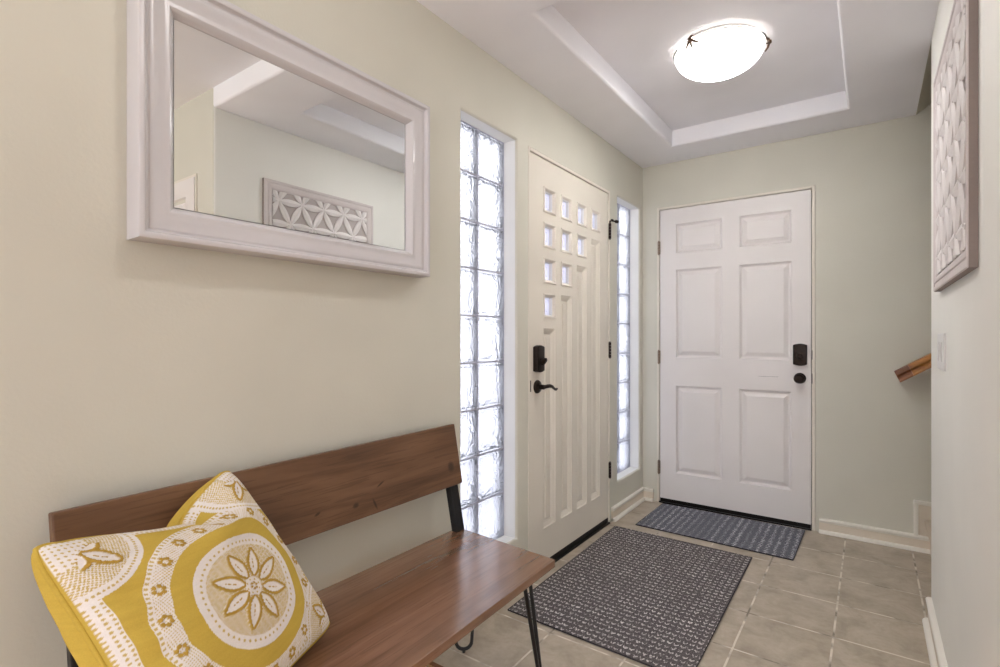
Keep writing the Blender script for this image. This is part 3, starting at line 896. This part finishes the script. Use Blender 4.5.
def rail_run(x0, x1, name, mat):
    b = BM(); sl = 0.66
    zz = lambda x: 0.945 + (x - 0.112) * sl
    r0 = [b.verts.new((x0 + 0.45 * -h, RYc + a, zz(x0) + h)) for a, h in sec]; r1 = [b.verts.new((x1 - 0.45 * h, RYc + a, zz(x1) + h)) for a, h in sec]
    n = len(sec)
    for i in range(n): b.faces.new((r0[i], r0[(i + 1) % n], r1[(i + 1) % n], r1[i]))
    b.faces.new(r0); b.faces.new(r1)
    return obj(name, b, mat, rail, 30)


rail_run(0.118, 0.176, 'end_cap', M['oak_dark'])
rail_run(0.1765, 2.3, 'rail', M['oak'])
for x in (0.45, 1.3, 2.1):
    z = 0.945 + (x - 0.112) * 0.66
    b = BM(); tube(b, [(x, FY - 0.001, z - 0.09), (x, FY - 0.05, z - 0.09), (x, RYc, z - 0.07), (x, RYc, z - 0.032)], 0.007, 10); lathe(b, [(0.028, 0), (0.028, 0.004), (0.0, 0.010)], lambda a, c, h: Vector((x + a, FY - h, z - 0.09 + c)), 20)
    obj('bracket', b, M['bronze'], rail, 40)


# ================================================================== rugs
def rug(name, corners, mat, label, cat):
    c = sum((Vector((x, y, 0)) for x, y in corners), Vector()) / 4
    r = thing(name, c, label, cat)
    nu, nv = 60, 40
    P0, P1, P2, P3 = [Vector((x, y, 0)) for x, y in corners]
    bm = BM(); rnd = random.Random(3); ph = [rnd.uniform(0, 6) for _ in range(6)]

    def pt(u, v, z):
        p = (P0 * (1 - u) + P1 * u) * (1 - v) + (P3 * (1 - u) + P2 * u) * v
        ed_ = 0.002 * (math.sin(u * 17 + ph[0]) + math.sin(v * 13 + ph[1]))
        return p + Vector((ed_ * (abs(v - .5) > .499) * 0, 0, z))
    z = lambda u, v: 0.007 + 0.0008 * math.sin(u * 9 + ph[2]) * math.sin(v * 7 + ph[3])
    top = [[bm.verts.new(pt(i / nu, j / nv, z(i / nu, j / nv))) for i in range(nu + 1)] for j in range(nv + 1)]
    for j in range(nv):
        for i in range(nu): bm.faces.new((top[j][i], top[j][i + 1], top[j + 1][i + 1], top[j + 1][i]))
    bt = [bm.verts.new(pt(u, v, 0.001)) for u, v in ((0, 0), (1, 0), (1, 1), (0, 1))]
    bm.faces.new(bt)
    edge = [top[0], [top[j][nu] for j in range(nv + 1)], top[nv][::-1], [top[j][0] for j in range(nv, -1, -1)]]
    for k_ in range(4): bm.faces.new([bt[k_], bt[(k_ + 1) % 4]] + edge[k_][::-1])
    obj('woven_top', bm, mat, r, 40)
    b2 = BM(); loop = []
    for k_ in range(4):
        for s_ in range(12):
            a, q = corners[k_], corners[(k_ + 1) % 4]; u = s_ / 12; loop.append(Vector((a[0] + (q[0] - a[0]) * u, a[1] + (q[1] - a[1]) * u, 0.0048)))
    loop.append(loop[0].copy())
    tube(b2, loop, 0.0030, 8, False); obj('binding', b2, M['rug_edge'], r, 60)
    return r


rug('entry_rug', [(-1.254, 1.811), (-0.497, 1.79), (-0.507, 2.986), (-1.272, 2.993)], M['rug_big'], 'large charcoal zigzag-woven rug on the tiles in front of the cream door', 'rug')
rug('doormat', [(-1.180, 3.094), (-0.327, 3.078), (-0.319, 3.588), (-1.176, 3.594)], M['rug_small'], 'small slate striped mat on the tiles against the white six-panel door', 'doormat')

# ================================================================== bench
bench = thing('bench', (-1.02, 0.88, 0), 'walnut bench with backrest and black hairpin legs, standing along the left wall', 'bench')
ZS = 0.45


def loft_box(bm, lo, hi, bev=0.004):
    t = bmesh.new(); a = [t.verts.new(p) for p in lo]; c = [t.verts.new(p) for p in hi]; n = len(lo)
    t.faces.new(a); t.faces.new(c)
    for i in range(n): t.faces.new((a[i], a[(i + 1) % n], c[(i + 1) % n], c[i]))
    bmesh.ops.recalc_face_normals(t, faces=t.faces)
    if bev: bmesh.ops.bevel(t, geom=list(t.edges), offset=bev, segments=2, profile=0.5, affect='EDGES')
    merge(bm, t)


sc_ = [(-0.825, 1.458), (-1.262, 1.493), (-1.268, 0.300), (-0.800, 0.300)]
b = BM(); loft_box(b, [Vector((x, y, ZS - 0.025)) for x, y in sc_], [Vector((x, y, ZS)) for x, y in sc_], 0.0018)
obj('seat', b, M['walnut_seat'], bench)
# backrest board, leaning back
bt = [(-1.2365, 1.489, 0.6225), (-1.2800, 1.4925, 0.8375), (-1.2800, 0.3075, 0.8275), (-1.2365, 0.308, 0.6225)]
nb = Vector((-0.026, 0, -0.005))
b = BM(); loft_box(b, [Vector(p) for p in bt], [Vector(p) + nb for p in bt], 0.003)
obj('backrest', b, M['walnut_back'], bench)
# steel uprights behind the backrest
for y in (1.468, 0.350):
    b = BM()
    fr = lambda z: -1.2630 - (z - 0.6225) * 0.2023       # follows the back of the board
    lo = [Vector((fr(0.4505) - 0.025, y - 0.022, 0.4505)), Vector((fr(0.4505) - 0.025, y + 0.022, 0.4505)), Vector((fr(0.4505), y + 0.022, 0.4505)), Vector((fr(0.4505), y - 0.022, 0.4505))]
    hi = [Vector((fr(0.80) - 0.025, y - 0.022, 0.80)), Vector((fr(0.80) - 0.025, y + 0.022, 0.80)), Vector((fr(0.80), y + 0.022, 0.80)), Vector((fr(0.80), y - 0.022, 0.80))]
    loft_box(b, lo, hi, 0.002)
    obj('back_bracket', b, M['black_steel'], bench)


def hairpin(px, py, dx, dy, foot, rr=0.022):
    """two rods from the mounting plate meeting in a round loop at the foot"""
    b = BM()
    zt = ZS - 0.029
    A = Vector((px + dx, py, zt)); C = Vector((px, py + dy, zt)); F = Vector((foot[0], foot[1], 0.012))
    wv = (C - A); wv.z = 0; wv.normalize()
    F0 = F + Vector((0, 0, rr))
    pts = [A]
    for i in range(11):
        an = PI + PI * i / 10; pts.append(F0 + wv * (rr * math.cos(an)) + Vector((0, 0, rr * math.sin(an))))
    pts.append(C)
    tube(b, pts, 0.0065, 10)
    o = obj('hairpin_leg', b, M['black_steel'], bench, 60)
    b = BM(); cx, cy = px + dx / 2, py + dy / 2
    box(b, min(px - 0.02, px + dx + math.copysign(0.015, dx)), max(px + 0.02, px + dx + math.copysign(0.015, dx)), min(py - 0.02, py + dy + math.copysign(0.015, dy)), max(py + 0.02, py + dy + math.copysign(0.015, dy)), ZS - 0.030, ZS - 0.0255, 0.001, 1)
    obj('mounting_plate', b, M['black_steel'], o)
    b = BM(); tube(b, [(F.x, F.y, 0.0005), (F.x, F.y, 0.014)], [0.006, 0.0075], 12); obj('foot_pad', b, M['black_steel'], o, 40)


hairpin(-0.922, 1.308, 0.076, 0.138, (-0.864, 1.440), 0.016)
hairpin(-1.215, 1.42, 0.10, -0.09, (-1.222, 1.478), 0.029)
hairpin(-0.900, 0.46, 0.065, -0.145, (-0.845, 0.33))
hairpin(-1.215, 0.39, 0.09, 0.09, (-1.240, 0.30))

# ================================================================== cushion
cA, cB, cC, cD = [np.array(p) for p in ((-1.045, 0.232, 0.838), (-1.238, 0.622, 0.845), (-1.050, 0.764, 0.484), (-0.850, 0.350, 0.478))]
cush = thing('throw_pillow', tuple((cA + cB + cC + cD) / 4), 'square mustard and white embroidered throw pillow leaning on the bench backrest', 'pillow')
nrm = np.cross(cC - cA, cB - cA); nrm = np.cross(cB - cA, cD - cA); nrm = nrm / np.linalg.norm(nrm)
if nrm[0] < 0: nrm = -nrm
PH = 0.078


def pillow_surface(s, t, side):
    """s,t in [-1,1]: A=(-1,1) B=(1,1) C=(1,-1) D=(-1,-1)"""
    k_ = 0.055
    s2 = s * (1 - k_ * (1 - t ** 2)); t2 = t * (1 - k_ * (1 - s ** 2))
    # dent chopped into the top edge
    g = np.exp(-((s - 0.18) / np.where(s < 0.18, 0.75, 0.40)) ** 2)
    dent = 0.27 * g * np.clip((t + 0.95) / 1.95, 0, 1) ** 1.6 * np.clip((1 - s ** 2) * 3, 0, 1)
    t2 = t2 - dent
    if side < 0:   # the plain back bulges out past the seam
        m_ = np.maximum(np.abs(s), np.abs(t)); q_ = (1 - m_) / 0.12; bb = 0.165 * q_ * np.exp(1 - q_)
        cf = np.sqrt(np.clip(1 - np.minimum(np.abs(s), np.abs(t)) ** 2, 0, 1)); bb = bb * cf
        s2 = s2 + np.sign(s) * bb * np.abs(s) ** 8; t2 = t2 + np.sign(t) * bb * np.abs(t) ** 8
    rc = 1.050 - 0.050 * (s ** 2 * t ** 2) ** 4
    s2 = s2 * rc; t2 = t2 * rc
    u = (s2 + 1) / 2; v = (t2 + 1) / 2
    base = ((1 - u) * (1 - v))[..., None] * cD + (u * (1 - v))[..., None] * cC + (u * v)[..., None] * cB + ((1 - u) * v)[..., None] * cA
    bul = PH * np.power(np.clip((1 - s ** 2) * (1 - t ** 2), 0, 1), 0.42)
    sg = lambda x: 1 / (1 + np.exp(-np.clip(x, -30, 30)))
    fold = sg((t - (0.80 - 0.33 * (s - 0.16))) / 0.035) * np.exp(-((s - 0.38) / 0.24) ** 2)
    puff = np.exp(-((t - 0.62) / 0.20) ** 2) * np.exp(-((s - 0.05) / 0.38) ** 2)
    lobe = 0.020 * puff - 0.050 * fold
    wr = 0.0022 * np.sin(9 * s + 5 * t) * np.sin(7 * t - 3 * s) + 0.0028 * np.sin(24 * t + 6 * s) * np.exp(-((s + 0.75) / 0.2) ** 2) * (np.abs(t) < 0.75)
    inner = np.clip((1 - s ** 2) * (1 - t ** 2) * 6, 0, 1)
    hgt = side * bul + lobe + wr * inner * side
    return base + hgt[..., None] * nrm, inner


def pattern(s, t):
    Y = np.array(MUSTARD[:3]); Wt = np.array(lin(236, 229, 224)[:3]); CR = np.array(lin(226, 204, 150)[:3]); GO = np.array(lin(186, 150, 66)[:3]); DT = np.array(lin(204, 178, 110)[:3])
    c = np.tile(Y, s.shape + (1,)); d = np.zeros(s.shape)
    s0, t0 = s, t
    s = s0 - 0.07; t = (t0 + 0.05) / 1.07
    r = np.hypot(s, t); th = np.arctan2(t, s)

    def put(mask, colr):
        c[mask] = colr

    def dots(a, b, pa, pb, rad): return np.hypot((np.mod(a / pa, 1) - 0.5) * pa, (np.mod(b / pb, 1) - 0.5) * pb) < rad

    def petal(x, y, ang, r0, r1, wid):
        a = x * np.cos(ang) + y * np.sin(ang); b = -x * np.sin(ang) + y * np.cos(ang)
        q = np.clip((a - r0) / (r1 - r0), 0, 1); w_ = wid * np.sin(PI * q ** 0.85) ** 0.9
        ins = (a > r0) & (a < r1)
        f = np.abs(b) - w_
        bead = 0.5 + 0.5 * np.cos(a * 190)
        outl = ins & (np.abs(f) < 0.0125 + 0.003 * bead)
        body = ins & (f < 0)
        ln = ins & (np.abs(b) < 0.006) & (q > 0.25) & (q < 0.62) & (np.mod(a * 22, 1) < 0.7)
        return body, outl, ln, bead
    # border band with dots
    m = np.maximum(np.abs(s0), np.abs(t0))
    band = m > 0.905
    put(band, Wt); put(band & dots(s0, t0, 0.036, 0.036, 0.0095), DT)
    put(m > 0.992, Y)
    # ring with flowers
    ring = (r > 0.705) & (r < 0.865); put(ring, Wt)
    put(ring & (r > 0.835) & (np.mod(th * 46 / (2 * PI) * 3, 1) < 0.45) & (r < 0.86), DT)
    stip = dots(s + 0.3 * t, t - 0.3 * s, 0.020, 0.020, 0.0052)
    put(ring & (r < 0.825) & stip, DT)
    nf = 20
    fl = np.mod(th / (2 * PI) * nf, 1) - 0.5; fx = fl * 2 * PI / nf * 0.775; fy = r - 0.775
    for k_ in range(6):
        a = k_ * PI / 3; mk = np.hypot(fx - 0.034 * np.cos(a), fy - 0.034 * np.sin(a)) < 0.0165; put(mk & ring, GO); d[mk & ring] = 0.0022
    # centre disc
    disc = r < 0.55; put(disc, Wt)
    put(disc & (r < 0.445) & dots(s * 0.9 + 0.43 * t, t * 0.9 - 0.43 * s, 0.0165, 0.0165, 0.0072), CR * 0.0 + DT)
    put((r > 0.445) & disc & (np.hypot((np.mod(th * 56 / (2 * PI), 1) - 0.5) * 2 * PI / 56 * 0.485, r - 0.485) < 0.0115), DT)
    for k_ in range(8):
        body, outl, ln, bead = petal(s, t, k_ * PI / 4 + 0.20, 0.095, 0.405, 0.064)
        put(body, Wt); d[body] = 0.0008
    for k_ in range(8):
        body, outl, ln, bead = petal(s, t, k_ * PI / 4 + 0.20, 0.095, 0.405, 0.064)
        put(outl, GO); d[outl] = 0.0024 + 0.0012 * bead[outl]; put(ln, GO)
    put(r < 0.095, Wt)
    for k_ in range(8):
        a = k_ * PI / 4; mk = np.hypot(s - 0.070 * np.cos(a), t - 0.070 * np.sin(a)) < 0.009; put(mk, DT)
    for k_ in range(6):
        a = k_ * PI / 3; mk = np.hypot(s - 0.030 * np.cos(a), t - 0.030 * np.sin(a)) < 0.0125; put(mk, GO); d[mk] = 0.003
    # quarter-circle corner motifs
    for sa in (-1, 1):
        for sb in (-1, 1):
            x = (sa * s0 * -1 + 1); y = (sb * t0 * -1 + 1)      # distance from the corner along each edge
            q = np.hypot(x, y); cm = q < 0.56
            put(cm, Wt)
            st_ = cm & (q < 0.485) & (q > 0.27)
            put(st_ & dots(x * 0.9 + 0.43 * y, y * 0.9 - 0.43 * x, 0.0175, 0.0175, 0.0070), DT)
            put(cm & (q <= 0.30) & dots(x, y, 0.036, 0.036, 0.0085), DT)
            ta = np.arctan2(y, x)
            put(cm & (np.hypot((np.mod(ta * 30 / (PI / 2), 1) - 0.5) * (PI / 2) / 30 * 0.522, q - 0.522) < 0.0095), DT)
            X_, Y_ = x - 0.145, y - 0.145
            for an, L_ in ((PI / 4, 0.255), (PI / 4 + 1.2, 0.19), (PI / 4 - 1.2, 0.19)):
                body, outl, ln, bead = petal(X_, Y_, an, 0.02, L_, 0.058)
                ok = cm & (x > 0.10) & (y > 0.10)
                put(body & ok, Wt)
                if L_ < 0.2: outl = outl & ((-X_ * np.sin(an) + Y_ * np.cos(an)) * (1 if an > PI / 4 else -1) < 0)
                put(outl & ok, GO); d[outl & ok] = 0.0024 + 0.0012 * bead[outl & ok]; put(ln & ok, GO)
            put((m > 0.992) & cm, Y)
    return c, d


def grid_mesh(name, N, side, mat, patterned):
    ax = np.sin(np.linspace(-PI / 2, PI / 2, N)) * 0.25 + np.linspace(-1, 1, N) * 0.75
    s, t = np.meshgrid(ax, ax, indexing='xy')
    P, inner = pillow_surface(s, t, side)
    if patterned:
        c, d = pattern(s, t); P = P + (d * inner)[..., None] * nrm
    verts = P.reshape(-1, 3) - np.array(cush.location)
    idx = np.arange(N * N).reshape(N, N)
    q = np.stack([idx[:-1, :-1], idx[:-1, 1:], idx[1:, 1:], idx[1:, :-1]], -1).reshape(-1, 4)
    if side < 0: q = q[:, ::-1]
    me = bpy.data.meshes.new(name)
    me.from_pydata(verts.tolist(), [], q.tolist())
    if patterned:
        at = me.color_attributes.new('pattern', 'FLOAT_COLOR', 'POINT')
        at.data.foreach_set('color', np.concatenate([c.reshape(-1, 3), np.ones((N * N, 1))], 1).ravel().astype(np.float32))
    me.materials.append(mat)
    for p in me.polygons: p.use_smooth = True
    o = bpy.data.objects.new(name, me); COL.objects.link(o); o.parent = cush
    return o


grid_mesh('front_cover', 340, 1, M['cushion_front'], True)
grid_mesh('back_cover', 90, -1, M['cushion_plain'], False)
ln_ = np.linspace(-1, 1, 60)
S_ = np.concatenate([ln_, np.ones(60), ln_[::-1], -np.ones(60)]); T_ = np.concatenate([-np.ones(60), ln_, np.ones(60), ln_[::-1]])
P, _ = pillow_surface(S_, T_, 1)
keep = [P[0]]
for p in P[1:]:
    if np.linalg.norm(p - keep[-1]) > 0.002: keep.append(p)
b = BM(); tube(b, keep, 0.0042, 8, False)
obj('piping', b, M['cushion_plain'], cush, 60)

# an outdoor paving slab outside the front door
b = BM(); box(b, WX - 3.2, WX - 0.172, 0.2, 5.2, -0.20, -0.06); struct('floor_porch', b, M['mortar'])
